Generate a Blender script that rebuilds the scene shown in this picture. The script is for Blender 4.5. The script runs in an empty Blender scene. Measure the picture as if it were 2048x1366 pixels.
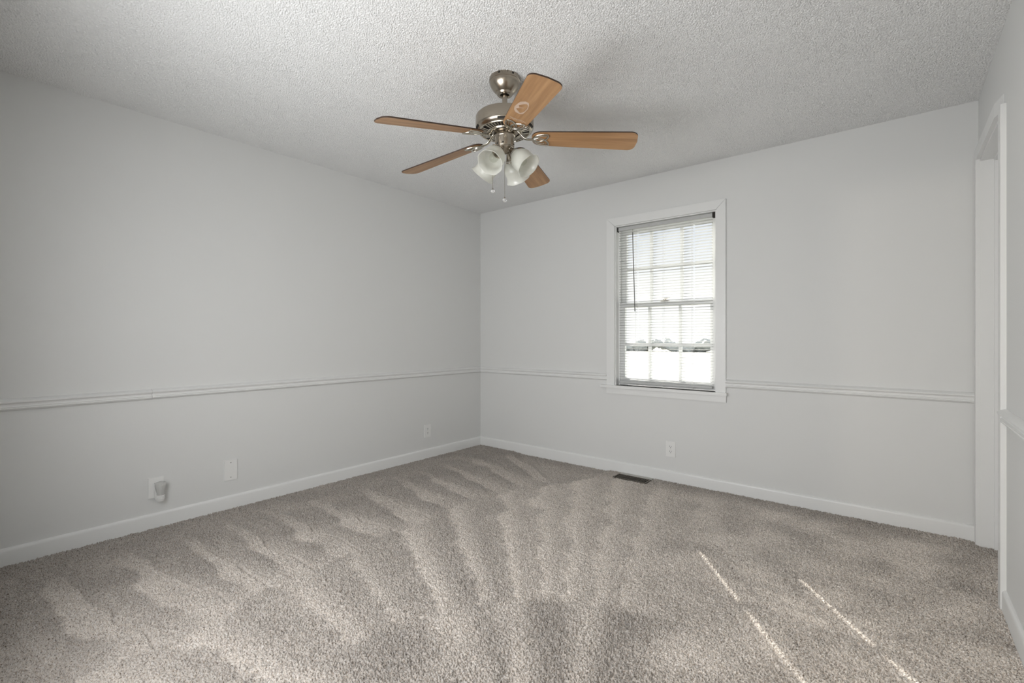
import bpy, bmesh, math
import numpy as np
from mathutils import Vector, Matrix

C = bpy.context.scene.collection
SC = bpy.context.scene
PI = math.pi

# room dimensions (metres): x 0..W, y -D..0, z 0..H
W, D, H = 3.766, 3.72, 2.44

# ------------------------------------------------------------------ camera
cam_d = bpy.data.cameras.new('camera')
cam = bpy.data.objects.new('camera', cam_d)
C.objects.link(cam)
cam.location = (3.416, -3.651, 1.125)
cam.rotation_euler = (PI / 2, 0, math.radians(39.26))
cam_d.sensor_width = 36.0
cam_d.lens = 941.4 / 2048 * 36.0
cam_d.shift_y = -0.00347
cam_d.clip_start = 0.01
SC.camera = cam

# ------------------------------------------------------------------ world, sun, lamps, exposure
SC.view_settings.view_transform = 'Standard'
SC.view_settings.look = 'None'
SC.view_settings.gamma = 1.0
SC.view_settings.use_curve_mapping = False
SC.view_settings.exposure = 0.47

world = bpy.data.worlds.new('sky')
SC.world = world
world.use_nodes = True
wt = world.node_tree
for n in list(wt.nodes):
    wt.nodes.remove(n)
w_out = wt.nodes.new('ShaderNodeOutputWorld')
w_bg = wt.nodes.new('ShaderNodeBackground')
w_co = wt.nodes.new('ShaderNodeTexCoord')
w_no = wt.nodes.new('ShaderNodeTexNoise')
w_no.inputs['Scale'].default_value = 3.2
w_no.inputs['Detail'].default_value = 5
w_rp = wt.nodes.new('ShaderNodeValToRGB')
w_rp.color_ramp.elements[0].position = 0.42
w_rp.color_ramp.elements[0].color = (0.34, 0.40, 0.48, 1)
w_rp.color_ramp.elements[1].position = 0.60
w_rp.color_ramp.elements[1].color = (0.78, 0.81, 0.86, 1)
wt.links.new(w_co.outputs['Generated'], w_no.inputs['Vector'])
wt.links.new(w_no.outputs['Fac'], w_rp.inputs['Fac'])
w_sx = wt.nodes.new('ShaderNodeSeparateXYZ')
wt.links.new(w_co.outputs['Generated'], w_sx.inputs['Vector'])
w_mr = wt.nodes.new('ShaderNodeMapRange')          # thin bright haze low down, greyer cloud from about 10 degrees up
w_mr.inputs['From Min'].default_value = 0.11
w_mr.inputs['From Max'].default_value = 0.20
wt.links.new(w_sx.outputs['Z'], w_mr.inputs['Value'])
w_mx = wt.nodes.new('ShaderNodeMix')
w_mx.data_type = 'RGBA'
w_mx.inputs['A'].default_value = (1, 1, 1, 1)
wt.links.new(w_mr.outputs['Result'], w_mx.inputs['Factor'])
wt.links.new(w_rp.outputs['Color'], w_mx.inputs['B'])
wt.links.new(w_mx.outputs['Result'], w_bg.inputs['Color'])
wt.links.new(w_bg.outputs['Background'], w_out.inputs['Surface'])
w_bg.inputs['Strength'].default_value = 0.82

# sun: found from the two streaks of light that pass the cord holes of the blind
SUN_EL = math.radians(28.5)
sun_dir = Vector((0.6025 * math.cos(SUN_EL), -0.798 * math.cos(SUN_EL), -math.sin(SUN_EL)))
sun_d = bpy.data.lights.new('sun', 'SUN')
sun_d.energy = 14.5
sun_d.angle = math.radians(0.53)
sun_d.color = (1.0, 0.95, 0.88)
sun = bpy.data.objects.new('sun', sun_d)
C.objects.link(sun)
sun.location = (-4, 8, 6)
sun.rotation_euler = sun_dir.to_track_quat('-Z', 'Y').to_euler()


def area(name, loc, target, sx, sy, energy, color=(1, 1, 1), spread=180):
    d = bpy.data.lights.new(name, 'AREA')
    d.shape = 'RECTANGLE'
    d.size, d.size_y = sx, sy
    d.energy = energy
    d.color = color
    d.spread = math.radians(spread)
    o = bpy.data.objects.new(name, d)
    C.objects.link(o)
    o.location = loc
    o.rotation_euler = (Vector(target) - Vector(loc)).to_track_quat('-Z', 'Y').to_euler()
    return o


# added fill light at a made-up opening in the wall behind the camera
area('rear_fill_light', (1.95, -D - 0.10, 1.18), (1.95, 0, 1.15), 1.40, 1.16, 27.0, (0.985, 0.99, 1.0), 165)
# lamp of the hall behind the camera, shining in through the open doorway
hl_d = bpy.data.lights.new('hall_lamp', 'POINT')
hl_d.energy = 42.0
hl_d.shadow_soft_size = 0.05
hl_d.color = (1.0, 0.90, 0.78)
hl = bpy.data.objects.new('hall_lamp', hl_d)
C.objects.link(hl)
hl.location = (2.84, -5.6, 2.02)


# ------------------------------------------------------------------ helpers
def link(name, me, mats, parent=None, mat=None):
    o = bpy.data.objects.new(name, me)
    C.objects.link(o)
    for m in (mats if isinstance(mats, (list, tuple)) else [mats]):
        me.materials.append(m)
    if parent is not None:
        o.parent = parent
    if mat is not None:
        o.matrix_local = mat
    return o


def fin(name, bm, mats, parent=None, smooth=False, bevel=0.0, segs=2, mat=None, angle=35):
    if bevel > 0:
        es = [e for e in bm.edges if len(e.link_faces) == 2 and e.calc_face_angle(0) > math.radians(angle)]
        bmesh.ops.bevel(bm, geom=es, offset=bevel, segments=segs, profile=0.5, affect='EDGES', clamp_overlap=True)
    bmesh.ops.recalc_face_normals(bm, faces=bm.faces[:])
    me = bpy.data.meshes.new(name)
    bm.to_mesh(me)
    bm.free()
    if smooth:
        me.polygons.foreach_set('use_smooth', [True] * len(me.polygons))
        me.update()
        if hasattr(me, 'set_sharp_from_angle'):
            me.set_sharp_from_angle(angle=math.radians(40))
    return link(name, me, mats, parent, mat)


def box(bm, x0, x1, y0, y1, z0, z1, mi=0):
    vs = [bm.verts.new(p) for p in
          ((x0, y0, z0), (x1, y0, z0), (x1, y1, z0), (x0, y1, z0), (x0, y0, z1), (x1, y0, z1), (x1, y1, z1), (x0, y1, z1))]
    for q in ((0, 3, 2, 1), (4, 5, 6, 7), (0, 1, 5, 4), (1, 2, 6, 5), (2, 3, 7, 6), (3, 0, 4, 7)):
        bm.faces.new([vs[i] for i in q]).material_index = mi


def lathe(bm, prof, seg=48, M=None, cap0=True, cap1=True, ripple=None):
    rings = []
    for (r, z) in prof:
        ring = []
        for i in range(seg):
            a = 2 * PI * i / seg
            rr = r * (1 + (ripple(a, z) if ripple else 0))
            p = Vector((rr * math.cos(a), rr * math.sin(a), z))
            ring.append(bm.verts.new(M @ p if M else p))
        rings.append(ring)
    for a, b in zip(rings[:-1], rings[1:]):
        for i in range(seg):
            j = (i + 1) % seg
            bm.faces.new((a[i], a[j], b[j], b[i]))
    if cap0:
        bm.faces.new(rings[0][::-1])
    if cap1:
        bm.faces.new(rings[-1])


def tube(bm, pts, r, seg=8, closed=False, flat=1.0, up=Vector((0, 0, 1))):
    pts = [Vector(p) for p in pts]
    n = len(pts)
    rings = []
    for i in range(n):
        if closed:
            t = pts[(i + 1) % n] - pts[i - 1]
        else:
            t = pts[min(i + 1, n - 1)] - pts[max(i - 1, 0)]
        t.normalize()
        s = t.cross(up)
        if s.length < 1e-4:
            s = t.cross(Vector((1, 0, 0)))
        s.normalize()
        u = s.cross(t)
        rr = r[i] if isinstance(r, (list, tuple)) else r
        rings.append([bm.verts.new(pts[i] + s * (rr * math.cos(2 * PI * k / seg)) + u * (rr * flat * math.sin(2 * PI * k / seg)))
                      for k in range(seg)])
    m = n if closed else n - 1
    for i in range(m):
        a, b = rings[i], rings[(i + 1) % n]
        for k in range(seg):
            l = (k + 1) % seg
            bm.faces.new((a[k], a[l], b[l], b[k]))
    if not closed:
        bm.faces.new(rings[0][::-1])
        bm.faces.new(rings[-1])


def smooth_path(ctrl, n=8):
    """Catmull-Rom through the control points"""
    c = [Vector(p) for p in ctrl]
    c = [c[0] * 2 - c[1]] + c + [c[-1] * 2 - c[-2]]
    out = []
    for i in range(1, len(c) - 2):
        for k in range(n):
            t = k / n
            out.append(0.5 * ((2 * c[i]) + (c[i + 1] - c[i - 1]) * t + (2 * c[i - 1] - 5 * c[i] + 4 * c[i + 1] - c[i + 2]) * t * t
                              + (3 * c[i] - c[i - 1] - 3 * c[i + 1] + c[i + 2]) * t ** 3))
    out.append(c[-2])
    return out


def extrude_profile(bm, prof, a, b, place):
    """closed profile [(d, z)], run from a to b; place(d, run, z) -> point"""
    r0 = [bm.verts.new(place(d, a, z)) for d, z in prof]
    r1 = [bm.verts.new(place(d, b, z)) for d, z in prof]
    n = len(prof)
    for i in range(n):
        j = (i + 1) % n
        bm.faces.new((r0[i], r0[j], r1[j], r1[i]))
    bm.faces.new(r0[::-1])
    bm.faces.new(r1)


def poly_prism(bm, pts, z0, z1, side_mi=0, bot_mi=0, top_mi=0):
    lo = [bm.verts.new((x, y, z0)) for x, y in pts]
    hi = [bm.verts.new((x, y, z1)) for x, y in pts]
    n = len(pts)
    for i in range(n):
        j = (i + 1) % n
        bm.faces.new((lo[i], lo[j], hi[j], hi[i])).material_index = side_mi
    bm.faces.new(lo[::-1]).material_index = bot_mi
    bm.faces.new(hi).material_index = top_mi


def thing(name, label, cat, loc=(0, 0, 0), group=None):
    o = bpy.data.objects.new(name, None)
    o.empty_display_size = 0.05
    C.objects.link(o)
    o.location = loc
    o['label'] = label
    o['category'] = cat
    if group:
        o['group'] = group
    return o


def structure(o):
    o['kind'] = 'structure'
    return o


# ------------------------------------------------------------------ materials
def new_mat(name):
    m = bpy.data.materials.new(name)
    m.use_nodes = True
    t = m.node_tree
    b = t.nodes['Principled BSDF']
    return m, t, b


def plain(name, col, rough=0.5, metal=0.0, spec=0.5, bump=0.0, bscale=200.0, var=0.0, vscale=5.0, stretch=None):
    m, t, b = new_mat(name)
    b.inputs['Base Color'].default_value = (*col, 1)
    b.inputs['Roughness'].default_value = rough
    b.inputs['Metallic'].default_value = metal
    b.inputs['Specular IOR Level'].default_value = spec
    tc = t.nodes.new('ShaderNodeTexCoord')
    src = tc.outputs['Object']
    if stretch:
        mp = t.nodes.new('ShaderNodeMapping')
        mp.inputs['Scale'].default_value = stretch
        t.links.new(src, mp.inputs['Vector'])
        src = mp.outputs['Vector']
    if var > 0:
        n = t.nodes.new('ShaderNodeTexNoise')
        n.inputs['Scale'].default_value = vscale
        n.inputs['Detail'].default_value = 4
        t.links.new(src, n.inputs['Vector'])
        mx = t.nodes.new('ShaderNodeMix')
        mx.data_type = 'RGBA'
        mx.inputs['A'].default_value = (*[c * (1 - var) for c in col], 1)
        mx.inputs['B'].default_value = (*[min(1, c * (1 + var)) for c in col], 1)
        t.links.new(n.outputs['Fac'], mx.inputs['Factor'])
        t.links.new(mx.outputs['Result'], b.inputs['Base Color'])
    if bump > 0:
        n = t.nodes.new('ShaderNodeTexNoise')
        n.inputs['Scale'].default_value = bscale
        n.inputs['Detail'].default_value = 3
        t.links.new(src, n.inputs['Vector'])
        bp = t.nodes.new('ShaderNodeBump')
        bp.inputs['Strength'].default_value = bump
        bp.inputs['Distance'].default_value = 0.002
        t.links.new(n.outputs['Fac'], bp.inputs['Height'])
        t.links.new(bp.outputs['Normal'], b.inputs['Normal'])
    return m


M_wall = plain('wall_paint', (0.755, 0.76, 0.75), 0.6, spec=0.3, bump=0.06, bscale=160, var=0.012, vscale=1.5)
M_trim = plain('trim_paint', (0.82, 0.825, 0.815), 0.38, bump=0.03, bscale=60)
M_ceil = plain('ceiling_texture', (0.86, 0.865, 0.86), 0.9, spec=0.1)
M_nickel = plain('antique_nickel', (0.40, 0.355, 0.295), 0.27, metal=1.0, var=0.08, vscale=40, stretch=(1, 1, 6))
M_nickel_b = plain('bright_nickel', (0.60, 0.56, 0.48), 0.22, metal=1.0)
M_dark = plain('dark_opening', (0.02, 0.017, 0.014), 0.7)
M_plate = plain('plate_plastic', (0.85, 0.85, 0.835), 0.32)
M_slot = plain('slot_black', (0.03, 0.03, 0.03), 0.6)
M_blind = plain('blind_enamel', (0.52, 0.525, 0.52), 0.42)
M_wand = plain('wand_grey_plastic', (0.12, 0.12, 0.115), 0.25)
M_cord = plain('cord_white', (0.75, 0.75, 0.73), 0.8)
M_vinyl = plain('sash_vinyl', (0.76, 0.77, 0.76), 0.4)
M_brown = plain('register_brown', (0.12, 0.10, 0.08), 0.42, metal=0.3, var=0.25, vscale=30)
M_dust = plain('register_dusty', (0.55, 0.54, 0.51), 0.85, bump=0.7, bscale=300, var=0.25, vscale=160)
M_ground = plain('pale_ground', (0.28, 0.285, 0.25), 0.95, var=0.3, vscale=1.2)
M_bark = plain('bush_haze_pale', (0.72, 0.73, 0.70), 0.9, var=0.25, vscale=6)  # pale grey: haze of distance painted into the bush colour
M_edge = plain('blade_edge_dark', (0.045, 0.024, 0.014), 0.5)
M_resid = plain('sticker_residue', (0.62, 0.47, 0.36), 0.7, var=0.15, vscale=60)
M_brick = plain('brick_reveal', (0.60, 0.59, 0.57), 0.85, var=0.1, vscale=20)


def wood_mat():
    m, t, b = new_mat('blade_wood')
    tc = t.nodes.new('ShaderNodeTexCoord')
    oi = t.nodes.new('ShaderNodeObjectInfo')
    ad = t.nodes.new('ShaderNodeVectorMath')
    ad.operation = 'ADD'
    sc_ = t.nodes.new('ShaderNodeVectorMath')
    sc_.operation = 'SCALE'
    sc_.inputs['Scale'].default_value = 7.0
    cb = t.nodes.new('ShaderNodeCombineXYZ')
    t.links.new(oi.outputs['Random'], cb.inputs['X'])
    t.links.new(oi.outputs['Random'], cb.inputs['Y'])
    t.links.new(cb.outputs['Vector'], sc_.inputs[0])
    t.links.new(tc.outputs['Object'], ad.inputs[0])
    t.links.new(sc_.outputs['Vector'], ad.inputs[1])
    mp = t.nodes.new('ShaderNodeMapping')
    mp.inputs['Scale'].default_value = (2.2, 34, 34)
    t.links.new(ad.outputs['Vector'], mp.inputs['Vector'])
    n1 = t.nodes.new('ShaderNodeTexNoise')
    n1.inputs['Scale'].default_value = 1.0
    n1.inputs['Detail'].default_value = 6
    n1.inputs['Roughness'].default_value = 0.6
    t.links.new(mp.outputs['Vector'], n1.inputs['Vector'])
    rp = t.nodes.new('ShaderNodeValToRGB')
    e = rp.color_ramp.elements
    e[0].position, e[0].color = 0.30, (0.30, 0.150, 0.058, 1)
    e[1].position, e[1].color = 0.70, (0.53, 0.305, 0.145, 1)
    t.links.new(n1.outputs['Fac'], rp.inputs['Fac'])
    t.links.new(rp.outputs['Color'], b.inputs['Base Color'])
    b.inputs['Roughness'].default_value = 0.38
    return m


M_wood = wood_mat()


def frosted():
    m, t, b = new_mat('frosted_glass')
    out = t.nodes['Material Output']
    t.nodes.remove(b)
    df = t.nodes.new('ShaderNodeBsdfDiffuse')
    tr = t.nodes.new('ShaderNodeBsdfTranslucent')
    tp = t.nodes.new('ShaderNodeBsdfTransparent')
    gl = t.nodes.new('ShaderNodeBsdfGlossy')
    for n in (df, tr):
        n.inputs['Color'].default_value = (0.89, 0.895, 0.845, 1)
    gl.inputs['Roughness'].default_value = 0.25
    m1 = t.nodes.new('ShaderNodeMixShader'); m1.inputs[0].default_value = 0.5
    m2 = t.nodes.new('ShaderNodeMixShader'); m2.inputs[0].default_value = 0.28
    m3 = t.nodes.new('ShaderNodeMixShader'); m3.inputs[0].default_value = 0.06
    t.links.new(df.outputs[0], m1.inputs[1]); t.links.new(tr.outputs[0], m1.inputs[2])
    t.links.new(m1.outputs[0], m2.inputs[1]); t.links.new(tp.outputs[0], m2.inputs[2])
    t.links.new(m2.outputs[0], m3.inputs[1]); t.links.new(gl.outputs[0], m3.inputs[2])
    t.links.new(m3.outputs[0], out.inputs['Surface'])
    return m


M_frost = frosted()


def thin_glass(name, tint=(0.97, 0.98, 0.98), refl=0.018):
    m, t, b = new_mat(name)
    out = t.nodes['Material Output']
    t.nodes.remove(b)
    tp = t.nodes.new('ShaderNodeBsdfTransparent')
    tp.inputs['Color'].default_value = (*tint, 1)
    gl = t.nodes.new('ShaderNodeBsdfGlossy')
    gl.inputs['Roughness'].default_value = 0.02
    mx = t.nodes.new('ShaderNodeMixShader')
    mx.inputs[0].default_value = refl
    t.links.new(tp.outputs[0], mx.inputs[1]); t.links.new(gl.outputs[0], mx.inputs[2])
    t.links.new(mx.outputs[0], out.inputs['Surface'])
    return m


M_pane = thin_glass('window_glass')
M_bulb = thin_glass('bulb_glass', (0.93, 0.94, 0.92))


def crystal():
    m, t, b = new_mat('crystal_glass')
    b.inputs['Base Color'].default_value = (0.98, 0.98, 0.98, 1)
    b.inputs['Roughness'].default_value = 0.03
    b.inputs['Transmission Weight'].default_value = 0.85
    b.inputs['IOR'].default_value = 1.5
    return m


M_crystal = crystal()


def clear_plastic():
    m, t, b = new_mat('clear_plastic')
    b.inputs['Base Color'].default_value = (0.90, 0.90, 0.88, 1)
    b.inputs['Roughness'].default_value = 0.12
    b.inputs['Transmission Weight'].default_value = 0.55
    b.inputs['IOR'].default_value = 1.45
    return m


M_clear = clear_plastic()


def carpet_mat():
    m, t, b = new_mat('carpet_pile')
    at = t.nodes.new('ShaderNodeAttribute')
    at.attribute_name = 'pile'
    sp = t.nodes.new('ShaderNodeSeparateColor')
    t.links.new(at.outputs['Color'], sp.inputs['Color'])
    # R: vacuum tracks plus light levels painted into the tone, G: yarn colour, B: spare tone noise
    yarn = t.nodes.new('ShaderNodeValToRGB')
    e = yarn.color_ramp.elements
    e[0].position, e[0].color = 0.10, (0.42, 0.355, 0.295, 1)
    e[1].position, e[1].color = 0.90, (0.69, 0.66, 0.63, 1)
    k = yarn.color_ramp.elements.new(0.45); k.color = (0.65, 0.592, 0.535, 1)
    t.links.new(sp.outputs['Green'], yarn.inputs['Fac'])
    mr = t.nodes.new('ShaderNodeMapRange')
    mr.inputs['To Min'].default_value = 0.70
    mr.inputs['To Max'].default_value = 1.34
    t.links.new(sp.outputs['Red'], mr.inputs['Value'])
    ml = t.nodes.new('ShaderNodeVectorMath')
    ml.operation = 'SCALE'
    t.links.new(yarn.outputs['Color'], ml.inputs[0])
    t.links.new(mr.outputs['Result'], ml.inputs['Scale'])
    # random flecks: lighter yarn tones, and gap shade between tufts painted dark
    tc = t.nodes.new('ShaderNodeTexCoord')
    nf = t.nodes.new('ShaderNodeTexNoise')
    nf.inputs['Scale'].default_value = 210.0
    nf.inputs['Detail'].default_value = 2.0
    nf.inputs['Distortion'].default_value = 0.6
    t.links.new(tc.outputs['Object'], nf.inputs['Vector'])
    fk = t.nodes.new('ShaderNodeValToRGB')
    ee = fk.color_ramp.elements
    ee[0].position, ee[0].color = 0.34, (0.34, 0.31, 0.28, 1)
    ee[1].position, ee[1].color = 0.66, (1.06, 1.06, 1.06, 1)
    q_ = fk.color_ramp.elements.new(0.45); q_.color = (0.97, 0.96, 0.95, 1)
    t.links.new(nf.outputs['Fac'], fk.inputs['Fac'])
    m2_ = t.nodes.new('ShaderNodeVectorMath')
    m2_.operation = 'MULTIPLY'
    t.links.new(ml.outputs['Vector'], m2_.inputs[0])
    t.links.new(fk.outputs['Color'], m2_.inputs[1])
    t.links.new(m2_.outputs['Vector'], b.inputs['Base Color'])
    nb_ = t.nodes.new('ShaderNodeTexNoise')
    nb_.inputs['Scale'].default_value = 330.0
    nb_.inputs['Detail'].default_value = 2.0
    t.links.new(tc.outputs['Object'], nb_.inputs['Vector'])
    bp = t.nodes.new('ShaderNodeBump')
    bp.inputs['Strength'].default_value = 0.5
    bp.inputs['Distance'].default_value = 0.003
    t.links.new(nb_.outputs['Fac'], bp.inputs['Height'])
    t.links.new(bp.outputs['Normal'], b.inputs['Normal'])
    b.inputs['Roughness'].default_value = 1.0
    b.inputs['Specular IOR Level'].default_value = 0.05
    b.inputs['Sheen Weight'].default_value = 0.15
    b.inputs['Sheen Roughness'].default_value = 0.6
    return m


M_carpet = carpet_mat()

# ------------------------------------------------------------------ openings
T = 0.17                             # back wall thickness
WX0, WX1, WZ0, WZ1 = 1.567, 2.385, 0.725, 2.071     # window opening


def band_noise(ny, nx, cell, lam_lo, lam_hi, seed):
    rng = np.random.default_rng(seed)
    w = rng.standard_normal((ny, nx))
    f = np.fft.rfft2(w)
    ky = np.fft.fftfreq(ny, cell)[:, None]
    kx = np.fft.rfftfreq(nx, cell)[None, :]
    k = np.sqrt(kx * kx + ky * ky)
    lo, hi = 1 / lam_hi, 1 / lam_lo
    g = 1 / (1 + (lo / np.maximum(k, 1e-6)) ** 6) / (1 + (k / hi) ** 6)
    n = np.fft.irfft2(f * g, s=(ny, nx))
    return n / n.std()


def grid_object(name, xs, ys, Z, mats, attr=None, flip=False, parent=None):
    ny, nx = Z.shape
    X, Y = np.meshgrid(xs, ys)
    co = np.stack([X, Y, Z], -1).reshape(-1, 3).astype(np.float32)
    idx = np.arange(ny * nx).reshape(ny, nx)
    q = np.stack([idx[:-1, :-1], idx[:-1, 1:], idx[1:, 1:], idx[1:, :-1]], -1).reshape(-1, 4)
    if flip:
        q = q[:, ::-1]
    me = bpy.data.meshes.new(name)
    me.vertices.add(len(co))
    me.vertices.foreach_set('co', co.ravel())
    me.loops.add(q.size)
    me.loops.foreach_set('vertex_index', q.ravel().astype(np.int32))
    me.polygons.add(len(q))
    me.polygons.foreach_set('loop_start', (np.arange(len(q)) * 4).astype(np.int32))
    me.polygons.foreach_set('use_smooth', np.ones(len(q), dtype=bool))
    if attr is not None:
        a = me.color_attributes.new('pile', 'FLOAT_COLOR', 'POINT')
        a.data.foreach_set('color', attr.reshape(-1, 4).astype(np.float32).ravel())
    me.update()
    me.validate()
    return link(name, me, mats, parent)


def sstep(a, b, x):
    t = np.clip((x - a) / (b - a), 0, 1)
    return t * t * (3 - 2 * t)


# ------------------------------------------------------------------ carpeted floor
cell = 0.003
xs = np.arange(0.0, W + 0.13, cell)
ys = np.arange(-D - 0.02, 0.0 + cell / 2, cell)
nx, ny = len(xs), len(ys)
X, Y = np.meshgrid(xs, ys)
n1 = band_noise(ny, nx, cell, 0.011, 0.024, 1)
n2 = band_noise(ny, nx, cell, 0.0065, 0.011, 2)
n3 = band_noise(ny, nx, cell, 0.04, 0.12, 3)
n4 = band_noise(ny, nx, cell, 0.25, 0.9, 4)
nyarn = band_noise(ny, nx, cell, 0.007, 0.016, 5)

# vacuum tracks.  strips beside the left wall: (y where a strip ends at x=1.2, heading in degrees)
ye = np.array([-3.40, -3.15, -2.865, -2.675, -2.485, -2.230, -1.962, -1.690, -1.420, -1.180, -0.960, -0.745, -0.50])
an = np.array([12.0, 10.0, 9.0, 4.5, 1.5, 1.4, 0.5, -6.0, -9.0, -8.0, -14.0, -24.0, -30.0])
Yw = Y + 0.012 * n4
y12 = Yw.copy()
for _ in range(4):
    y12 = Yw - (X - 1.2) * np.tan(np.radians(np.interp(y12, ye, an)))
kf = np.interp(y12, ye, np.arange(len(ye)))
fr = kf - np.floor(kf)
wid = np.interp(y12, 0.5 * (ye[1:] + ye[:-1]), np.diff(ye))
f0 = 0.80 - 0.28 * sstep(0.2, 1.1, X)
frn = fr + 0.004 * n3
light1 = np.maximum(sstep(f0 - 0.05, f0 + 0.04, frn), 0.62 * (1 - sstep(0.05, 0.50, frn)) * sstep(0.45, 1.10, X))
v1 = 0.06 + 0.48 * light1 * sstep(0.10, 0.75, X)
v1 = np.maximum(v1, 0.38 * sstep(0.95, 1.22, X))
line1 = np.exp(-(np.minimum(fr, 1 - fr) * wid / 0.0075) ** 2) * sstep(0.45, 0.60, X)
# strips swept from where the vacuum stood, near the doorway
PX, PY = 2.80, -2.75
ang = np.degrees(np.arctan2(Y - PY, -(X - PX)))      # 0 points to -x, grows toward the window
rad = np.hypot(X - PX, Y - PY)
bands = [(-22, 4.0, .8), (-11, 3.6, .7), (5, 3.0, .62), (16, 2.2, .5), (27.4, 3.0, 1.), (37, 2.6, 1.), (46.5, 2.6, 1.),
         (53.5, 2.6, .9), (59.5, 3.0, 1.), (66, 3.2, .9), (73, 3.2, .8), (81, 3.5, .7), (91, 4.0, .6)]
v2 = np.full_like(X, 0.20) + 0.46 * sstep(34, 60, ang)  # base rises toward the window: its light on the carpet, painted in
angw = ang + 0.25 * n3 + 0.5 * n4
for a0, wdt, amp in bands:
    dd = angw - a0
    v2 = np.maximum(v2, 0.20 + 0.22 * sstep(34, 60, ang) + 0.58 * amp * np.exp(-(dd / np.where(dd > 0, wdt * 1.15, wdt * 0.30)) ** 2))
# short dark push marks just in front of the camera
dk = sstep(0.98, 0.90, rad)
b3 = np.full_like(X, 0.10)
for a0, wdt, amp in [(-10, 6, 1.), (28, 7, .7), (44, 5, .95), (66, 5, .9), (96, 10, .9), (125, 18, .8)]:
    b3 = np.maximum(b3, 0.10 + 0.60 * amp * np.exp(-((angw - a0) / wdt) ** 2))
v2 = v2 * (1 - dk) + b3 * dk
xe = np.interp(Y, [-3.4, -2.98, -2.66, -2.31, -1.69, -1.2, -0.8, -0.3], [1.33, 1.31, 1.24, 1.20, 1.15, 1.13, 1.30, 1.5])
# ends of the left strips are square, stepped a little strip by strip
stepk = np.floor(kf)
xe = xe + 0.03 * np.sin(stepk * 2.3)
m2 = sstep(-0.012, 0.012, X - xe + 0.006 * n3)
v = v1 * (1 - m2) + v2 * m2
# right-hand part: broad, soft patches, and a darker border along the back wall
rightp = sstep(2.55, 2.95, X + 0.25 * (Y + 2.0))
v = v * (1 - rightp) + (0.76 + 0.10 * n4) * rightp  # painted lighter to make up for weak light on this side
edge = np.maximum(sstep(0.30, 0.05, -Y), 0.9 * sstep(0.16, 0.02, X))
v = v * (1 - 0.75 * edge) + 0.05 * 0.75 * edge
v = np.clip(v + 0.05 * n4 + 0.035 * n3, 0, 1)
line1 = line1 * (1 - m2)

hh = np.minimum(np.abs(n1), 1.4) ** 0.5                # rounded tufts, narrow gaps between them
hh = hh / 1.18
amp = 0.0165 - 0.0065 * v
Z = amp * (hh - 0.90) + 0.0011 * n2 + 0.0007 * n3
Z -= 0.012 * line1
yar = 0.5 + 0.22 * nyarn + 0.10 * n2
yar = np.clip(yar, 0, 1)
# opening for the floor register
hole = (X > 1.632) & (X < 1.918) & (Y > -0.192) & (Y < -0.004)
Z[hole] = -0.012
v_ = v.copy()
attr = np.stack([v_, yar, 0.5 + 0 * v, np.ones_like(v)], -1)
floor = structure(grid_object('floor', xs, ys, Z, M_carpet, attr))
del X, Y, Z, attr

# ------------------------------------------------------------------ ceiling (sprayed popcorn texture)
cell = 0.0025
xs = np.arange(-0.01, W + 0.01, cell)
ys = np.arange(-D - 0.02, 0.01, cell)
c1 = band_noise(len(ys), len(xs), cell, 0.0058, 0.0115, 11)
c2 = band_noise(len(ys), len(xs), cell, 0.010, 0.024, 12)
c3 = band_noise(len(ys), len(xs), cell, 0.3, 1.2, 13)
g = c1 + 0.40 * c2 + 0.15 * c3
g = np.where(g > 0, 0.55 * np.minimum(g, 1.6), 1.25 * np.maximum(g, -1.9))       # rounded grains with small pits between
Zc = H - 0.0024 * g
ceiling = structure(grid_object('ceiling', xs, ys, Zc, M_ceil, None, flip=True))
del c1, c2, c3, Zc, g

# ------------------------------------------------------------------ walls
bm = bmesh.new()
box(bm, -0.14, 0.0, -D - 0.14, T, -0.03, H + 0.05)
structure(fin('wall_left', bm, M_wall))

bm = bmesh.new()
box(bm, 0.0, WX0, 0.0, T, -0.03, H + 0.05)
box(bm, WX1, W + 0.12, 0.0, T, -0.03, H + 0.05)
box(bm, WX0, WX1, 0.0, T, -0.03, WZ0)
box(bm, WX0, WX1, 0.0, T, WZ1, H + 0.05)
structure(fin('wall_back', bm, M_wall))

OX0, OX1, OZ0, OZ1 = 1.25, 2.65, 0.60, 1.76
DY0, DY1, DZ = -0.80, -0.075, 2.085            # closet doorway in the right wall
bm = bmesh.new()
box(bm, W, W + 0.12, DY1, 0.0, -0.03, H + 0.05)
box(bm, W, W + 0.12, -D - 0.14, DY0, -0.03, H + 0.05)
box(bm, W, W + 0.12, DY0, DY1, DZ, H + 0.05)
structure(fin('wall_right', bm, M_wall))

# wall behind the camera with the doorway the photographer stands in, and a made-up opening for the added fill light
FX0, FX1, FZ = 2.93, 3.70, 2.035
bm = bmesh.new()
y0, y1 = -D - 0.12, -D
box(bm, 0.0, OX0, y0, y1, -0.03, H + 0.05)
box(bm, OX1, FX0, y0, y1, -0.03, H + 0.05)
box(bm, OX0, OX1, y0, y1, -0.03, OZ0)
box(bm, OX0, OX1, y0, y1, OZ1, H + 0.05)
box(bm, FX0, FX1, y0, y1, FZ, H + 0.05)
box(bm, FX1, W + 0.12, y0, y1, -0.03, H + 0.05)
structure(fin('wall_front', bm, M_wall))

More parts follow.
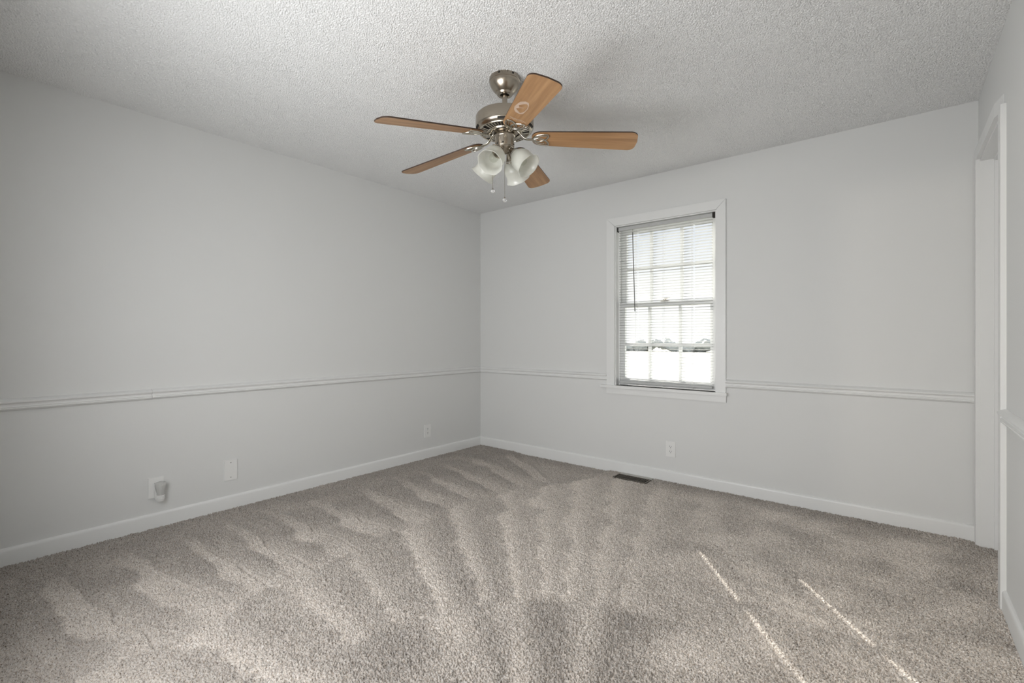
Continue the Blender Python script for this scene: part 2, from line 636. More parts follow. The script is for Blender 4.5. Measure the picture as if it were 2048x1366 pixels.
# the hall beyond that doorway
bm = bmesh.new()
hx0, hx1, hy0, hy1 = 2.74, 4.6, -6.6, -D - 0.12
box(bm, hx0 - 0.1, hx0, hy0, hy1, -0.03, H)
box(bm, hx1, hx1 + 0.1, hy0, hy1, -0.03, H)
box(bm, hx0 - 0.1, hx1 + 0.1, hy0 - 0.1, hy0, -0.03, H)
box(bm, W + 0.12, hx1 + 0.1, hy1, hy1 + 0.1, -0.03, H)
structure(fin('wall_hall', bm, M_wall))
bm = bmesh.new()
box(bm, hx0 - 0.1, hx1 + 0.1, hy0 - 0.1, hy1, H, H + 0.05)
structure(fin('ceiling_hall', bm, M_ceil))
bm = bmesh.new()
box(bm, hx0 - 0.1, hx1 + 0.1, hy0 - 0.1, -D - 0.02, -0.06, -0.006)
structure(fin('floor_hall', bm, plain('hall_carpet', (0.43, 0.39, 0.35), 1.0, bump=0.6, bscale=120)))
bm = bmesh.new()
box(bm, -0.14, W + 0.14, -D - 0.14, T, -0.10, -0.03)
structure(fin('floor_slab', bm, plain('subfloor', (0.3, 0.27, 0.23), 0.9)))

# ------------------------------------------------------------------ trim
RAIL = [(0, .822), (.006, .821), (.020, .814), (.0255, .809), (.0245, .803), (.017, .798), (.0125, .791), (.013, .784),
        (.018, .7815), (.0165, .777), (.0188, .774), (.0165, .769), (.007, .762), (0, .762)]
BASE = [(0, -.02), (.014, -.02), (.014, .068), (.0125, .076), (.009, .082), (.004, .0845), (0, .085)]


def on_left(d, y, z): return (d, y, z)
def on_back(d, x, z): return (x, -d, z)
def on_right(d, y, z): return (W - d, y, z)


def run(name, prof, a, b, place, m=M_trim):
    bm = bmesh.new()
    extrude_profile(bm, prof, a, b, place)
    return structure(fin(name, bm, m, smooth=True))


run('trim_1', RAIL, -D, -2.8455, on_left)
run('trim_2', [(d * 0.94, z + 0.0012) for d, z in RAIL], -2.8440, 0.0, on_left)
run('trim_3', RAIL, 0.0, 1.492, on_back)
run('trim_4', RAIL, 2.452, W, on_back)
run('trim_5', [(d * 1.12, z + 0.010) for d, z in RAIL], -D, -0.862, on_right)
run('baseboard_left', BASE, -D, 0.0, on_left)
run('baseboard_back', BASE, 0.0, W, on_back)
run('baseboard_right', BASE, -D, -0.862, on_right)

# ------------------------------------------------------------------ closet door in the right wall
door = bpy.data.objects.new('door_1', None)
C.objects.link(door)
door.location = (W, DY0, 0)
structure(door)
bm = bmesh.new()          # jamb lining and stop
box(bm, -0.001, 0.12, -0.012, 0.004, -0.02, DZ)
box(bm, -0.001, 0.12, DY1 - DY0 - 0.004, DY1 - DY0 + 0.012, -0.02, DZ)
box(bm, -0.001, 0.12, -0.012, DY1 - DY0 + 0.012, DZ - 0.004, DZ + 0.012)
box(bm, 0.052, 0.068, 0.004, 0.016, -0.02, DZ - 0.004)
box(bm, 0.052, 0.068, DY1 - DY0 - 0.016, DY1 - DY0 - 0.004, -0.02, DZ - 0.004)
box(bm, 0.052, 0.068, 0.016, DY1 - DY0 - 0.016, DZ - 0.016, DZ - 0.004)
fin('jamb', bm, M_trim, door, bevel=0.0015)
bm = bmesh.new()          # casing near the camera
box(bm, -0.018, 0.0, -0.062, -0.002, -0.02, DZ + 0.008)
fin('casing', bm, M_trim, door, bevel=0.004, segs=3)
bm = bmesh.new()          # casing in the room corner
box(bm, -0.018, 0.0, DY1 - DY0 + 0.002, -DY0 - 0.014, -0.02, DZ + 0.008)
fin('casing', bm, M_trim, door, bevel=0.004, segs=3)
bm = bmesh.new()          # head casing
a = DY1 - DY0
poly = [(-0.001, 0.0), (-0.018, 0.10), (-0.018, -DY0 - 0.002), (0.0, -DY0 - 0.002), (0.0, 0.0)]
poly_prism(bm, poly, DZ + 0.008, DZ + 0.07)
fin('casing', bm, M_trim, door, bevel=0.002)
bm = bmesh.new()
box(bm, 0.070, 0.105, 0.006, a - 0.006, -0.005, DZ - 0.006)
box(bm, 0.066, 0.070, 0.11, a - 0.11, 0.22, 0.95)
box(bm, 0.066, 0.070, 0.11, a - 0.11, 1.08, 1.92)
fin('door_panel', bm, M_trim, door, bevel=0.003)

# ------------------------------------------------------------------ window
win = bpy.data.objects.new('window_1', None)
C.objects.link(win)
structure(win)
bm = bmesh.new()          # jamb lining
box(bm, WX0, WX0 + 0.008, -0.004, T, WZ0, WZ1)
box(bm, WX1 - 0.008, WX1, -0.004, T, WZ0, WZ1)
box(bm, WX0 + 0.008, WX1 - 0.008, -0.004, T, WZ1 - 0.008, WZ1)
# stops that hold the sashes
for x0, x1 in ((WX0 + 0.008, WX0 + 0.020), (WX1 - 0.020, WX1 - 0.008)):
    box(bm, x0, x1, 0.046, 0.052, WZ0, WZ1 - 0.008)
fin('frame', bm, M_trim, win, bevel=0.001)


def prism3(bm, pts, off):
    """flat board with outline pts in (x, z) standing on the wall, thickness off in -y"""
    lo = [bm.verts.new((x, 0.0, z)) for x, z in pts]
    hi = [bm.verts.new((x, -off, z)) for x, z in pts]
    n = len(pts)
    for i in range(n):
        j = (i + 1) % n
        bm.faces.new((lo[i], lo[j], hi[j], hi[i]))
    bm.faces.new(lo[::-1])
    bm.faces.new(hi)


g = 0.0007
cx0, cx1, cz1 = 1.492, 2.452, 2.140
for pts in ([(cx0, WZ0), (WX0 - 0.001, WZ0), (WX0 - 0.001, WZ1), (cx0, cz1)],
            [(WX1 + 0.001, WZ0), (cx1, WZ0), (cx1, cz1), (WX1 + 0.001, WZ1)],
            [(cx0 + g, cz1), (WX0 + g, WZ1 + 0.001), (WX1 - g, WZ1 + 0.001), (cx1 - g, cz1)]):
    bm = bmesh.new()
    prism3(bm, pts, 0.017)
    fin('casing', bm, M_trim, win, bevel=0.0035, segs=3)
bm = bmesh.new()
box(bm, 1.439, 2.464, -0.040, 0.0, WZ0 - 0.022, WZ0)
box(bm, WX0, WX1, 0.0, 0.05, WZ0 - 0.022, WZ0)
fin('stool', bm, M_trim, win, bevel=0.004, segs=3)
bm = bmesh.new()
box(bm, 1.490, 2.454, -0.016, 0.0, 0.654, WZ0 - 0.022)
fin('apron', bm, M_trim, win, bevel=0.003)
# outside sill and masonry reveal
bm = bmesh.new()
box(bm, WX0 - 0.10, WX1 + 0.10, 0.05, T + 0.06, WZ0 - 0.06, WZ0 - 0.004)
fin('outer_sill', bm, M_brick, win, bevel=0.004)

MX = (1.843, 2.095)


def sash(name, y0, y1, z0, z1, rail_b, rail_t, mz, stile=0.05):
    x0, x1 = WX0 + 0.010, WX1 - 0.010
    root_bm = bmesh.new()
    box(root_bm, x0, x0 + stile, y0, y1, z0, z1)
    box(root_bm, x1 - stile, x1, y0, y1, z0, z1)
    box(root_bm, x0 + stile, x1 - stile, y0, y1, z0, z0 + rail_b)
    box(root_bm, x0 + stile, x1 - stile, y0, y1, z1 - rail_t, z1)
    o = fin(name, root_bm, M_vinyl, win, bevel=0.002)
    bm = bmesh.new()
    ym = (y0 + y1) / 2
    for mx in MX:
        box(bm, mx - 0.011, mx + 0.011, ym - 0.011, ym + 0.011, z0 + rail_b, z1 - rail_t)
    box(bm, x0 + stile, x1 - stile, ym - 0.0105, ym + 0.0105, mz - 0.011, mz + 0.011)
    fin('muntin_grid', bm, M_vinyl, o, bevel=0.002)
    bm = bmesh.new()
    box(bm, x0 + stile - 0.003, x1 - stile + 0.003, ym - 0.0015, ym + 0.0015, z0 + rail_b - 0.003, z1 - rail_t + 0.003)
    fin('glass', bm, M_pane, o)
    return o


sash('upper_sash', 0.088, 0.118, 1.380, 2.060, 0.036, 0.050, 1.705)
low = sash('lower_sash', 0.054, 0.084, 0.728, 1.420, 0.060, 0.040, 1.072)
bm = bmesh.new()
box(bm, 1.940, 2.000, 0.050, 0.078, 1.420, 1.428)
lathe(bm, [(0.013, 0), (0.013, 0.010), (0.009, 0.014)], 20, Matrix.Translation((1.968, 0.064, 1.428)))
tube(bm, [(1.968, 0.064, 1.438), (1.985, 0.054, 1.440), (2.004, 0.049, 1.439)], 0.004, 8)
fin('sash_lock', bm, M_nickel_b, low, bevel=0.001)

# ------------------------------------------------------------------ mini blind
bl = thing('window_blind', 'white horizontal mini blind hanging inside the window frame, slats tilted open', 'blind', (1.967, 0.028, 2.06))
o_bl = Vector(bl.location)


def rel(bm, origin=o_bl):
    bmesh.ops.translate(bm, verts=bm.verts[:], vec=-origin)
    return bm


BX0, BX1, BY = 1.586, 2.350, 0.028
bm = bmesh.new()
box(bm, BX0, BX1, BY - 0.013, BY + 0.013, 2.030, 2.057)
fin('headrail', rel(bm), M_blind, bl, bevel=0.0015)
for x0, x1 in ((WX0 + 0.008, BX0 - 0.001), (BX1 + 0.001, WX1 - 0.008)):
    bm = bmesh.new()
    box(bm, x0, x0 + 0.0015 if x0 < 1.8 else x1, BY - 0.014, BY + 0.016, 2.024, 2.0625)
    fin('bracket', rel(bm), M_dark, bl)
HOLES = (1.755, 2.212)
HW, WID, TH, TILT = 0.0065, 0.0252, 0.0005, math.radians(8)


def slat_section(v0, v1, n):
    """cross-section points (y, z) of the cambered slat between widths v0..v1; inner edge raised"""
    top, bot = [], []
    for i in range(n + 1):
        vv = v0 + (v1 - v0) * i / n
        camber = 0.0016 * (1 - (2 * vv / WID) ** 2)
        for lst, off in ((top, TH / 2), (bot, -TH / 2)):
            a_, b_ = vv, camber + off
            lst.append((a_ * math.cos(TILT) + b_ * math.sin(TILT), -a_ * math.sin(TILT) + b_ * math.cos(TILT)))
    return top + bot[::-1]


secs = {'full': slat_section(-WID / 2, WID / 2, 6), 'in': slat_section(-WID / 2, -0.0095, 2), 'out': slat_section(0.0095, WID / 2, 2)}
PITCH = 0.0217
zs = []
z = 2.012
while z > 0.772:
    zs.append(z)
    z -= PITCH
bm = bmesh.new()
rng = np.random.default_rng(7)
for z in zs:
    dz = float(rng.normal(0, 0.0004))
    xcuts = [BX0 + 0.001]
    for hx in HOLES:
        xcuts += [hx - HW, hx + HW]
    xcuts.append(BX1 - 0.001)
    for i in range(len(xcuts) - 1):
        for key in (('full',) if i % 2 == 0 else ('in', 'out')):
            extrude_profile(bm, [(py, pz) for py, pz in secs[key]], xcuts[i], xcuts[i + 1],
                            lambda d, r_, zz: (r_, BY + d, z + dz + zz))
fin('slats', rel(bm), M_blind, bl)
bm = bmesh.new()
box(bm, BX0 + 0.002, BX1 - 0.002, BY - 0.012, BY + 0.012, 0.744, 0.764)
fin('bottom_rail', rel(bm), M_blind, bl, bevel=0.004, segs=3)
for hx in (HOLES[0], 1.974, HOLES[1]):
    bm = bmesh.new()
    cx = hx - 0.012 if hx in HOLES else hx
    for yy in (BY - 0.0135, BY + 0.0135):
        tube(bm, [(cx, yy, 0.76), (cx, yy, 2.03)], 0.0007, 6)
    for z in zs:
        tube(bm, [(cx, BY - 0.0135, z + 0.0022), (cx, BY + 0.0135, z - 0.0034)], 0.0005, 4)
    fin('ladder_cord', rel(bm), M_cord, bl)
for hx in (1.748, 1.972, 2.205):
    bm = bmesh.new()
    lathe(bm, [(0.004, 0.738), (0.006, 0.741), (0.006, 0.744)], 12, Matrix.Translation((hx, BY - 0.004, 0)))
    fin('cord_knob', rel(bm), M_blind, bl, smooth=True)
bm = bmesh.new()
tube(bm, [(1.718, 0.011, 2.004), (1.722, 0.0095, 1.85), (1.7385, 0.009, 1.345)], 0.0036, 6)
tube(bm, [(1.718, 0.014, 2.030), (1.718, 0.010, 2.016), (1.718, 0.011, 2.002)], 0.0014, 6)
wo = fin('tilt_wand', rel(bm), M_wand, bl, smooth=True)
wo['label'] = 'dark grey tilt wand'

# ------------------------------------------------------------------ outdoors, seen between the slats
bm = bmesh.new()
box(bm, -40, 40, 0.4, 90, -0.9, -0.5)
structure(fin('ground', bm, M_ground))
rng = np.random.default_rng(21)
hed = bmesh.new()
for i in range(150):
    bx = -38 + i * 0.42 + rng.uniform(-.25, .25)
    r = rng.uniform(0.35, 0.8)
    bmesh.ops.create_icosphere(hed, subdivisions=2, radius=r,
                               matrix=Matrix.Translation((bx, 52 + rng.uniform(-1, 1), 0.15 + 0.30 * math.sin(bx * 0.9))) @ Matrix.Diagonal((1.2, 1, 1.1, 1)))
for vv in hed.verts:
    vv.co += Vector(rng.normal(0, 0.07, 3))
hedge = fin('tree_line', hed, M_bark)
hedge['label'] = 'distant line of bushes seen through the window slats'
hedge['category'] = 'bushes'
hedge['kind'] = 'stuff'

# ------------------------------------------------------------------ ceiling fan
FXC, FYC = 1.880, -1.830
fan = thing('ceiling_fan', 'five-blade ceiling fan with wood-tone blades and four frosted glass lamp shades', 'ceiling fan', (FXC, FYC, H))
ZF = H                                       # local z = world z - H


def L(z): return z - ZF


bm = bmesh.new()
lathe(bm, [(0.074, L(2.4420)), (0.0775, L(2.4350)), (0.0782, L(2.418)), (0.0765, L(2.4165)), (0.0765, L(2.414)), (0.0735, L(2.402)), (0.066, L(2.387)), (0.055, L(2.373)),
           (0.044, L(2.363)), (0.0405, L(2.360)), (0.0395, L(2.355)), (0.036, L(2.3515)), (0.024, L(2.3515)), (0.022, L(2.356)), (0.021, L(2.372))], 64)
can = fin('canopy', bm, M_nickel, fan, smooth=True)
for az in (-71, -18, 109, 162):
    bm = bmesh.new()
    box(bm, 0.0755, 0.0790, -0.0048, 0.0048, L(2.4275), L(2.4345))
    fin('screw_notch', bm, M_dark, can, mat=Matrix.Rotation(math.radians(az), 4, 'Z'))
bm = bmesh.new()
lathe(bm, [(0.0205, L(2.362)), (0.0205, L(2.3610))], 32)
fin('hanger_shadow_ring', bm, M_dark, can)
bm = bmesh.new()
lathe(bm, [(0.0132, L(2.375)), (0.0132, L(2.262)), (0.021, L(2.260)), (0.021, L(2.250))], 32)
fin('downrod', bm, M_nickel, fan, smooth=True)

bm = bmesh.new()
lathe(bm, [(0.020, L(2.2500)), (0.118, L(2.2480)), (0.1375, L(2.2470)), (0.1385, L(2.2420)), (0.1455, L(2.2395)), (0.1465, L(2.236)), (0.1465, L(2.190)),
           (0.1450, L(2.183)), (0.1400, L(2.1735)), (0.1310, L(2.1680)), (0.1280, L(2.1665)), (0.1260, L(2.1690)), (0.0700, L(2.1640))], 96)
motor = fin('motor_housing', bm, M_nickel, fan, smooth=True)
# dark slots in the lower band and the ring of radial vent bars
for k in range(5):
    bm = bmesh.new()
    a0 = math.radians(18 + 72 * k)
    n = 6
    for i in range(n):
        aa, ab = a0 + math.radians(3.4) * (i - n / 2), a0 + math.radians(3.4) * (i + 1 - n / 2)
        vs = []
        for (r_, z_) in ((0.1456, 2.1812), (0.1388, 2.1710)):
            for ang_ in (aa, ab):
                vs.append(bm.verts.new((r_ * math.cos(ang_), r_ * math.sin(ang_), L(z_))))
        bm.faces.new((vs[0], vs[1], vs[3], vs[2]))
    fin('band_slot', bm, M_dark, motor)
bm = bmesh.new()
lathe(bm, [(0.1262, L(2.1682)), (0.0720, L(2.1630))], 72, cap0=False, cap1=False)
fin('vent_recess', bm, M_dark, motor)
bm = bmesh.new()
NB = 45
for k in range(NB):
    if k % 9 == 0:
        continue
    a_ = 2 * PI * k / NB + math.radians(36.5)
    tube(bm, [(r_ * math.cos(a_), r_ * math.sin(a_), L(z_)) for r_, z_ in ((0.1265, 2.1668), (0.105, 2.1635), (0.0860, 2.1610))], [0.0040, 0.0034, 0.0028], 8, flat=0.6)
for r_, z_, t_ in ((0.1268, 2.1668, 0.0040), (0.0862, 2.1605, 0.0036), (0.0790, 2.1600, 0.0046)):
    tube(bm, [(r_ * math.cos(2 * PI * i / 96), r_ * math.sin(2 * PI * i / 96), L(z_)) for i in range(96)], t_, 8, closed=True)
fin('vent_bars', bm, M_nickel_b, motor, smooth=True)

bm = bmesh.new()
lathe(bm, [(0.062, L(2.170)), (0.062, L(2.160)), (0.054, L(2.160)), (0.0545, L(2.1565)), (0.0545, L(2.1430)), (0.0500, L(2.1400)), (0.0485, L(2.1360)), (0.0485, L(2.0920)), (0.0470, L(2.0880)),
           (0.0440, L(2.0870)), (0.0400, L(2.0790)), (0.0270, L(2.0660)), (0.0150, L(2.0600)), (0.0080, L(2.0560))], 64)
sw = fin('switch_housing', bm, M_nickel, fan, smooth=True)
for az in (-60, 20, 140, 260):
    bm = bmesh.new()
    a_ = math.radians(az)
    lathe(bm, [(0.0035, 0), (0.0035, 0.002), (0.002, 0.003)], 12,
          Matrix.Rotation(a_, 4, 'Z') @ Matrix.Translation((0.0480, 0, L(2.098))) @ Matrix.Rotation(PI / 2, 4, 'Y'))
    fin('screw', bm, M_dark, sw, smooth=True)

# ---- blades and their irons
R0, R1 = 0.137, 0.662
Z0B = 2.132
TIPZ = [2.104, 2.090, 2.060, 2.074, 2.098]
PIT = [12.0, 11.5, 11.0, 14.0, 12.5]
AZ = [36.0, -35.8, -106.3, -171.0, -250.1]        # the irons are not perfectly even


def half_w(r):
    return 0.0525 + (0.0725 - 0.0525) * (r - R0) / (R1 - R0)


outl = []
n = 14
for i in range(n + 1):                         # rounded root
    t_ = PI / 2 + PI * i / n
    x_ = R0 + 0.052 + 0.052 * math.copysign(abs(math.cos(t_)) ** 0.8, math.cos(t_))
    outl.append((x_, half_w(x_) * math.copysign(abs(math.sin(t_)) ** 0.8, math.sin(t_))))
rc = 0.036
hw = half_w(R1 - rc)
for sgn in (-1, 1):                            # rounded tip corners, slightly bowed end
    for i in range(9):
        t_ = (PI / 2) * i / 8
        if sgn < 0:
            x_, y_ = R1 - 0.004 - rc + rc * math.sin(t_), -(hw - rc + rc * math.cos(t_))
        else:
            x_, y_ = R1 - 0.004 - rc + rc * math.cos(t_), (hw - rc + rc * math.sin(t_))
        outl.append((x_, y_))
    if sgn < 0:
        for yy in (-0.5, 0.0, 0.5):
            outl.append((R1 - 0.004 * yy * yy * 2, yy * (hw - rc)))
bm = bmesh.new()
poly_prism(bm, outl, -0.003, 0.003, side_mi=1, bot_mi=0, top_mi=0)
bmesh.ops.recalc_face_normals(bm, faces=bm.faces[:])
blade_me = bpy.data.meshes.new('blade')
bm.to_mesh(blade_me)
bm.free()
blade_me.materials.append(M_wood)
blade_me.materials.append(M_edge)
for k in range(5):
    az = math.radians(AZ[k])
    PITCH_B = math.radians(PIT[k])
    slope = (TIPZ[k] - Z0B) / (R1 - R0)
    MB = Matrix.Rotation(az, 4, 'Z') @ Matrix.Translation((R0, 0, L(Z0B))) @ Matrix.Rotation(-math.atan(slope), 4, 'Y') \
        @ Matrix.Rotation(-PITCH_B, 4, 'X') @ Matrix.Translation((-R0, 0, 0))
    b_o = bpy.data.objects.new('blade', blade_me)
    C.objects.link(b_o)
    b_o.parent = fan
    b_o.matrix_local = MB
    if k == 1:
        b_o['label'] = 'blade with torn sticker residue on its underside'
        bm = bmesh.new()
        # ragged remains of a peeled-off label: outline ring and flecks, a film on the blade's underside
        ring = [(0.262, 0.000), (0.268, -0.018), (0.285, -0.027), (0.305, -0.031), (0.330, -0.028), (0.352, -0.023), (0.365, -0.008), (0.362, 0.004), (0.345, 0.010), (0.318, 0.014), (0.288, 0.012), (0.270, 0.010)]
        wds = [0.009, 0.018, 0.010, 0.017, 0.009, 0.021, 0.022, 0.013, 0.004, 0.003, 0.005, 0.012]
        nn = len(ring)
        cx_, cy_ = 0.315, -0.008
        ins, outs = [], []
        for (px, py), wd in zip(ring, wds):
            d_ = Vector((cx_ - px, cy_ - py)); d_.normalize()
            outs.append(bm.verts.new((px * 1.25 - 0.022, py * 1.25 - 0.008, -0.0034)))
            ins.append(bm.verts.new(((px + d_.x * wd) * 1.25 - 0.022, (py + d_.y * wd) * 1.25 - 0.008, -0.0034)))
        for i in range(nn):
            j = (i + 1) % nn
            bm.faces.new((outs[i], outs[j], ins[j], ins[i]))
        tube(bm, smooth_path([(0.345, -0.040, -0.0033), (0.362, -0.026, -0.0033), (0.372, -0.010, -0.0033)], 6), 0.0022, 6, flat=0.2)
        for s0 in (-0.035, -0.018, 0.004, 0.024):
            tube(bm, smooth_path([(0.232, s0, -0.0033), (0.243, s0 + 0.008, -0.0033), (0.236, s0 + 0.018, -0.0033)], 6), 0.0014, 6, flat=0.2)
        tube(bm, smooth_path([(0.252, -0.040, -0.0033), (0.246, -0.010, -0.0033), (0.250, 0.016, -0.0033), (0.240, 0.040, -0.0033)], 8), 0.0018, 6, flat=0.2)
        fin('sticker_residue', bm, M_resid, b_o)

    tp_ = math.tan(PITCH_B)

    def bp(r_, s_, off=0.0072):
        return Vector((r_, s_, L(Z0B + slope * (r_ - R0) - tp_ * s_) - off))
    bm = bmesh.new()
    for s in (-1, 1):
        petal = [bp(0.141, 0.000), bp(0.147, s * 0.016), bp(0.160, s * 0.030), bp(0.178, s * 0.039), bp(0.200, s * 0.043), bp(0.217, s * 0.042)]
        tube(bm, smooth_path(petal, 5), 0.0054, 8, flat=0.7)
        tube(bm, smooth_path([bp(0.217, s * 0.042), bp(0.219, s * 0.030), bp(0.214, s * 0.016), bp(0.203, s * 0.002), bp(0.188, -s * 0.008), bp(0.170, -s * 0.0105), bp(0.154, -s * 0.006), bp(0.143, -s * 0.001)], 5), 0.0046, 8, flat=0.7)
        tube(bm, smooth_path([bp(0.152, s * 0.0135), bp(0.166, s * 0.021), bp(0.190, s * 0.0285), bp(0.212, s * 0.031)], 5), 0.0024, 6, flat=0.8)
    arm = [Vector((0.062, 0, L(2.1660))), Vector((0.074, 0, L(2.1590))), Vector((0.086, 0, L(2.1440))), Vector((0.100, 0, L(2.1310))), Vector((0.118, 0, L(2.1255))), bp(0.146, 0, 0.0068)]
    tube(bm, smooth_path(arm, 6), 0.0085, 10, flat=0.55)
    io = fin('blade_iron', bm, M_nickel_b, fan, smooth=True, mat=Matrix.Rotation(az, 4, 'Z'))
    for (r_, s_) in ((0.172, 0.0), (0.196, 0.026), (0.196, -0.026)):
        bm = bmesh.new()
        lathe(bm, [(0.0042, 0.0), (0.0042, -0.002), (0.002, -0.0034)], 12, Matrix.Translation(bp(r_, s_, 0.0035)))
        fin('screw', bm, M_nickel_b, io, smooth=True)

# ---- lamp arms: socket cups, bulbs and bell shades
BELL = [(0.0265, 0.000), (0.0285, 0.006), (0.0350, 0.016), (0.0450, 0.029), (0.0525, 0.043), (0.0555, 0.057), (0.0550, 0.071), (0.0540, 0.084),
        (0.0550, 0.096), (0.0585, 0.106), (0.0645, 0.114)]
for i_s, az in enumerate((9, 99, 189, 279)):
    a_ = math.radians(az)
    tilt = math.radians(45)
    d_ = Vector((math.cos(a_) * math.sin(tilt), math.sin(a_) * math.sin(tilt), -math.cos(tilt)))
    base = Vector((math.cos(a_) * 0.026, math.sin(a_) * 0.026, L(2.080)))
    Q = Matrix.Translation(base) @ d_.to_track_quat('Z', 'Y').to_matrix().to_4x4()
    bm = bmesh.new()
    lathe(bm, [(0.010, -0.004), (0.0125, 0.004), (0.0125, 0.010), (0.0105, 0.013), (0.0120, 0.018), (0.0170, 0.030), (0.0230, 0.044), (0.0290, 0.051), (0.0300, 0.053), (0.0300, 0.057)], 48, Q,
          ripple=lambda t_, z_: 0.035 * math.cos(12 * t_) if 0.014 < z_ < 0.05 else 0.0)
    so = fin('lamp_socket', bm, M_nickel, fan, smooth=True)
    QS = Q @ Matrix.Translation((0, 0, 0.045))
    bm = bmesh.new()
    inner = [(r_ - 0.0028, z_) for r_, z_ in BELL]
    lathe(bm, BELL + inner[::-1], 56, QS, cap0=False, cap1=False,
          ripple=lambda t_, z_: 0.020 * math.cos(8 * t_) * max(0.0, (z_ - 0.094) / 0.02))
    fin('lamp_shade', bm, M_frost, fan, smooth=True)
    bm = bmesh.new()
    lathe(bm, [(0.011, 0.006), (0.013, 0.012), (0.013, 0.034), (0.012, 0.036)], 24, QS)
    bs = fin('bulb_base', bm, M_nickel, so, smooth=True)
    bm = bmesh.new()
    lathe(bm, [(0.0110, 0.036), (0.0130, 0.042), (0.0190, 0.050), (0.0225, 0.060), (0.0220, 0.070), (0.0170, 0.080), (0.0090, 0.0855), (0.0015, 0.087)], 32, QS)
    fin('light_bulb', bm, M_bulb, so, smooth=True)

# ---- pull chains
for (px, py, ztop, zc, attach) in ((1.833, -1.868, 2.092, 1.867, (1.8425, -1.8605)), (1.9100, -1.8655, 2.092, 1.808, (1.9105, -1.8665))):
    bm = bmesh.new()
    lx, ly = px - FXC, py - FYC
    ax, ay = attach[0] - FXC, attach[1] - FYC
    tube(bm, [(ax * 0.95, ay * 0.95, L(2.104)), (lx, ly, L(2.103)), (lx, ly, L(2.098))], 0.0022, 8)
    zz = ztop
    rs, pts = [], []
    while zz > zc + 0.012:
        pts += [(lx, ly, L(zz)), (lx, ly, L(zz - 0.0015))]
        rs += [0.0012, 0.0007]
        zz -= 0.003
    tube(bm, pts, rs, 6)
    lathe(bm, [(0.0012, 0.0165), (0.0025, 0.014), (0.005, 0.0105), (0.0052, 0.0095)], 16, Matrix.Translation((lx, ly, L(zc))))
    ch = fin('pull_chain', bm, M_nickel, fan, smooth=True)
    bm = bmesh.new()
    bmesh.ops.create_icosphere(bm, subdivisions=2, radius=0.0115, matrix=Matrix.Translation((lx, ly, L(zc))) @ Matrix.Diagonal((1, 1, 0.88, 1)))
    fin('crystal_ball', bm, M_crystal, ch)


# ------------------------------------------------------------------ wall plates and outlets
def wall_matrix(side, run_, z):
    if side == 'left':     # local x -> +y run, local y -> +z, local z -> out of the wall (+x)
        return Matrix(((0, 0, 1, 0.0), (1, 0, 0, run_), (0, 1, 0, z), (0, 0, 0, 1)))
    return Matrix(((1, 0, 0, run_), (0, 0, -1, 0.0), (0, 1, 0, z), (0, 0, 0, 1)))


def plate_mesh(name, root, w, h, holes=()):
    bm = bmesh.new()
    box(bm, -w / 2, w / 2, -h / 2, h / 2, 0.0, 0.0062)
    return fin(name, bm, M_plate, root, bevel=0.0025, segs=3)


def receptacle(root, yc):
    bm = bmesh.new()
    pts = []
    for i in range(24):
        t_ = 2 * PI * i / 24
        pts.append((0.0170 * math.cos(t_), max(-0.0135, min(0.0135, 0.0170 * math.sin(t_))) + yc))
    poly_prism(bm, pts, 0.004, 0.0076)
    o = fin('receptacle', bm, M_plate, root, bevel=0.0006)
    bm = bmesh.new()
    box(bm, -0.0077, -0.0051, yc - 0.0005, yc + 0.0082, 0.0074, 0.0079)
    box(bm, 0.0051, 0.0075, yc + 0.0002, yc + 0.0075, 0.0074, 0.0079)
    lathe(bm, [(0.0029, 0.0074), (0.0029, 0.0079)], 16, Matrix.Translation((0, yc - 0.0075, 0)))
    fin('slots', bm, M_slot, o)
    return o


def screw(root, yc, m):
    bm = bmesh.new()
    lathe(bm, [(0.0028, 0.0058), (0.0028, 0.0066), (0.0018, 0.0072)], 16, Matrix.Translation((0, yc, 0)))
    fin('screw', bm, m, root, smooth=True)


def outlet(label, side, run_, z, covered=False):
    root = thing('electrical_outlet', label, 'outlet')
    root.matrix_world = wall_matrix(side, run_, z)
    plate_mesh('cover_plate', root, 0.076, 0.120)
    receptacle(root, 0.0195)
    receptacle(root, -0.0195)
    screw(root, 0.0, M_cord)
    return root


outlet('white duplex outlet on the window wall, above the floor register', 'back', 2.043, 0.252)
outlet('white duplex outlet low on the left wall, nearest the room corner', 'left', -0.730, 0.252)
outlet('white outlet plate on the left wall, mostly hidden behind the plug-in unit', 'left', -2.823, 0.236)
bp_ = thing('blank_wall_plate', 'plain white blank cover plate with two screws on the left wall', 'wall plate')
bp_.matrix_world = wall_matrix('left', -2.417, 0.252)
plate_mesh('cover_plate', bp_, 0.078, 0.132)
screw(bp_, 0.048, M_slot)
screw(bp_, -0.048, M_slot)

# plug-in unit with a clear rounded front
pl = thing('plug_in_unit', 'small white plug-in unit with clear rounded front, plugged in low on left wall', 'plug-in unit')
pl.matrix_world = wall_matrix('left', -2.812, 0.221) @ Matrix.Diagonal((1.2, 1.2, 1.2, 1)) @ Matrix.Translation((0, 0, -0.0013))
bm = bmesh.new()
body = []
for (z_, hw_, y0_, y1_) in ((0.0079, 0.017, -0.050, 0.020), (0.016, 0.018, -0.052, 0.024), (0.028, 0.017, -0.053, 0.026), (0.034, 0.013, -0.050, 0.022)):
    ring = []
    for i in range(20):
        t_ = 2 * PI * i / 20
        cx_, sx_ = math.cos(t_), math.sin(t_)
        ring.append(bm.verts.new((hw_ * math.copysign(abs(cx_) ** 0.6, cx_), (y0_ + y1_) / 2 + (y1_ - y0_) / 2 * math.copysign(abs(sx_) ** 0.6, sx_), z_)))
    body.append(ring)
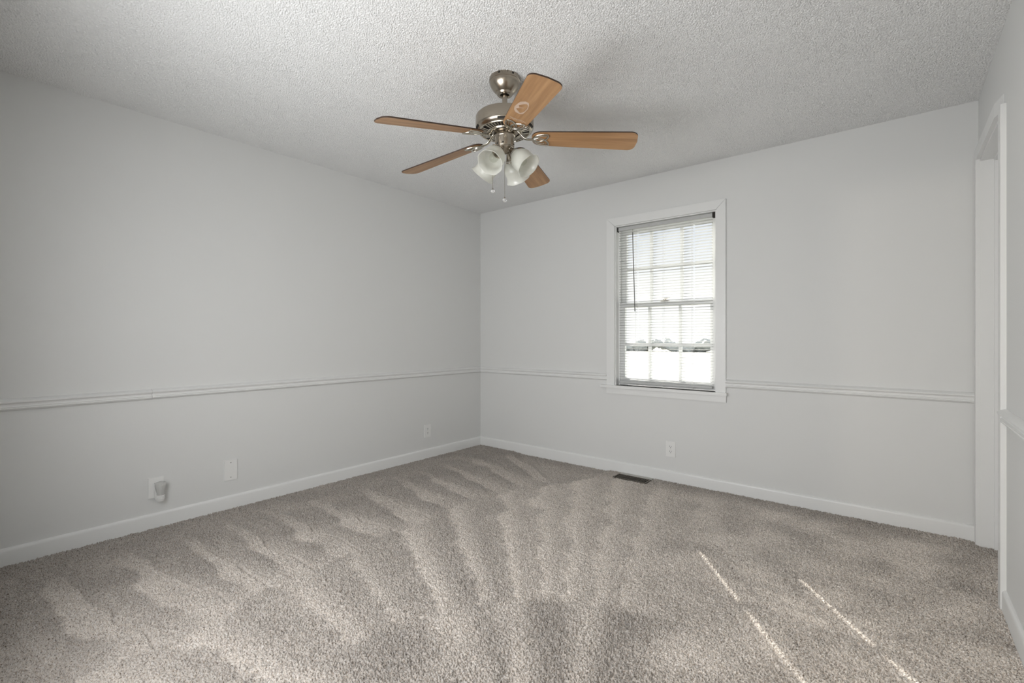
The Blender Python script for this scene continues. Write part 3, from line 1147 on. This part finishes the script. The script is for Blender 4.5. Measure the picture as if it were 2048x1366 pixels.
for r_a, r_b in zip(body[:-1], body[1:]):
    for i in range(20):
        j = (i + 1) % 20
        bm.faces.new((r_a[i], r_a[j], r_b[j], r_b[i]))
bm.faces.new(body[0][::-1]); bm.faces.new(body[-1])
fin('body', bm, M_plate, pl, smooth=True)
bm = bmesh.new()
prof = [(0.0150, -0.022), (0.0160, -0.020), (0.0160, -0.012), (0.0185, 0.000), (0.0225, 0.016), (0.0245, 0.028), (0.0235, 0.036), (0.0180, 0.042), (0.0080, 0.045)]
lathe(bm, [(r_, y_) for r_, y_ in prof], 12, Matrix.Translation((0.002, 0, 0.034)) @ Matrix.Rotation(-PI / 2, 4, 'X'))
sh = fin('clear_cover', bm, M_clear, pl, smooth=False)
sh['label'] = 'clear faceted rounded cover'
bm = bmesh.new()
for yy in (-0.024, -0.031, -0.037):
    tube(bm, [(0.002 + 0.0165 * math.cos(2 * PI * i / 24), yy, 0.034 + 0.0165 * math.sin(2 * PI * i / 24)) for i in range(24)], 0.0022, 6, closed=True, up=Vector((0, 1, 0)))
lathe(bm, [(0.0145, -0.050), (0.0155, -0.046), (0.0155, -0.021)], 24, Matrix.Translation((0.002, 0, 0.034)) @ Matrix.Rotation(-PI / 2, 4, 'X'))
fin('ribbed_collar', bm, M_plate, pl, smooth=True)

# ------------------------------------------------------------------ floor register
rg = thing('floor_register', 'brown metal floor register with dark slots beside the baseboard below the window', 'vent', (1.775, -0.10, 0.0))
o_rg = Vector(rg.location)
rx0, rx1, ry0, ry1 = 1.636, 1.914, -0.188, -0.020
bm = bmesh.new()
box(bm, rx0, rx1, ry0, ry0 + 0.008, -0.010, 0.004)
box(bm, rx0, rx1, -0.082, -0.074, -0.010, 0.004)
box(bm, rx0, rx0 + 0.012, ry0 + 0.008, -0.082, -0.010, 0.004)
box(bm, rx1 - 0.012, rx1, ry0 + 0.008, -0.082, -0.010, 0.004)
fin('frame', rel(bm, o_rg), M_brown, rg, bevel=0.0012)
bm = bmesh.new()
box(bm, rx0 + 0.004, rx1 - 0.004, ry0 + 0.004, -0.078, -0.0118, -0.009)
fin('duct', rel(bm, o_rg), M_slot, rg)
nb = 16
for k in range(1, nb):
    xx = rx0 + 0.012 + (rx1 - rx0 - 0.024) * k / nb
    bm = bmesh.new()
    box(bm, xx - 0.0026, xx + 0.0026, ry0 + 0.006, -0.080, -0.009, 0.003)
    fin('louver', rel(bm, o_rg), M_brown, rg)
bm = bmesh.new()
box(bm, rx0 + 0.004, rx1 - 0.004, -0.074, ry1 + 0.002, -0.010, 0.0015)
bf = fin('back_flange', rel(bm, o_rg), M_dust, rg)
bf['label'] = 'grey dusty back flange'
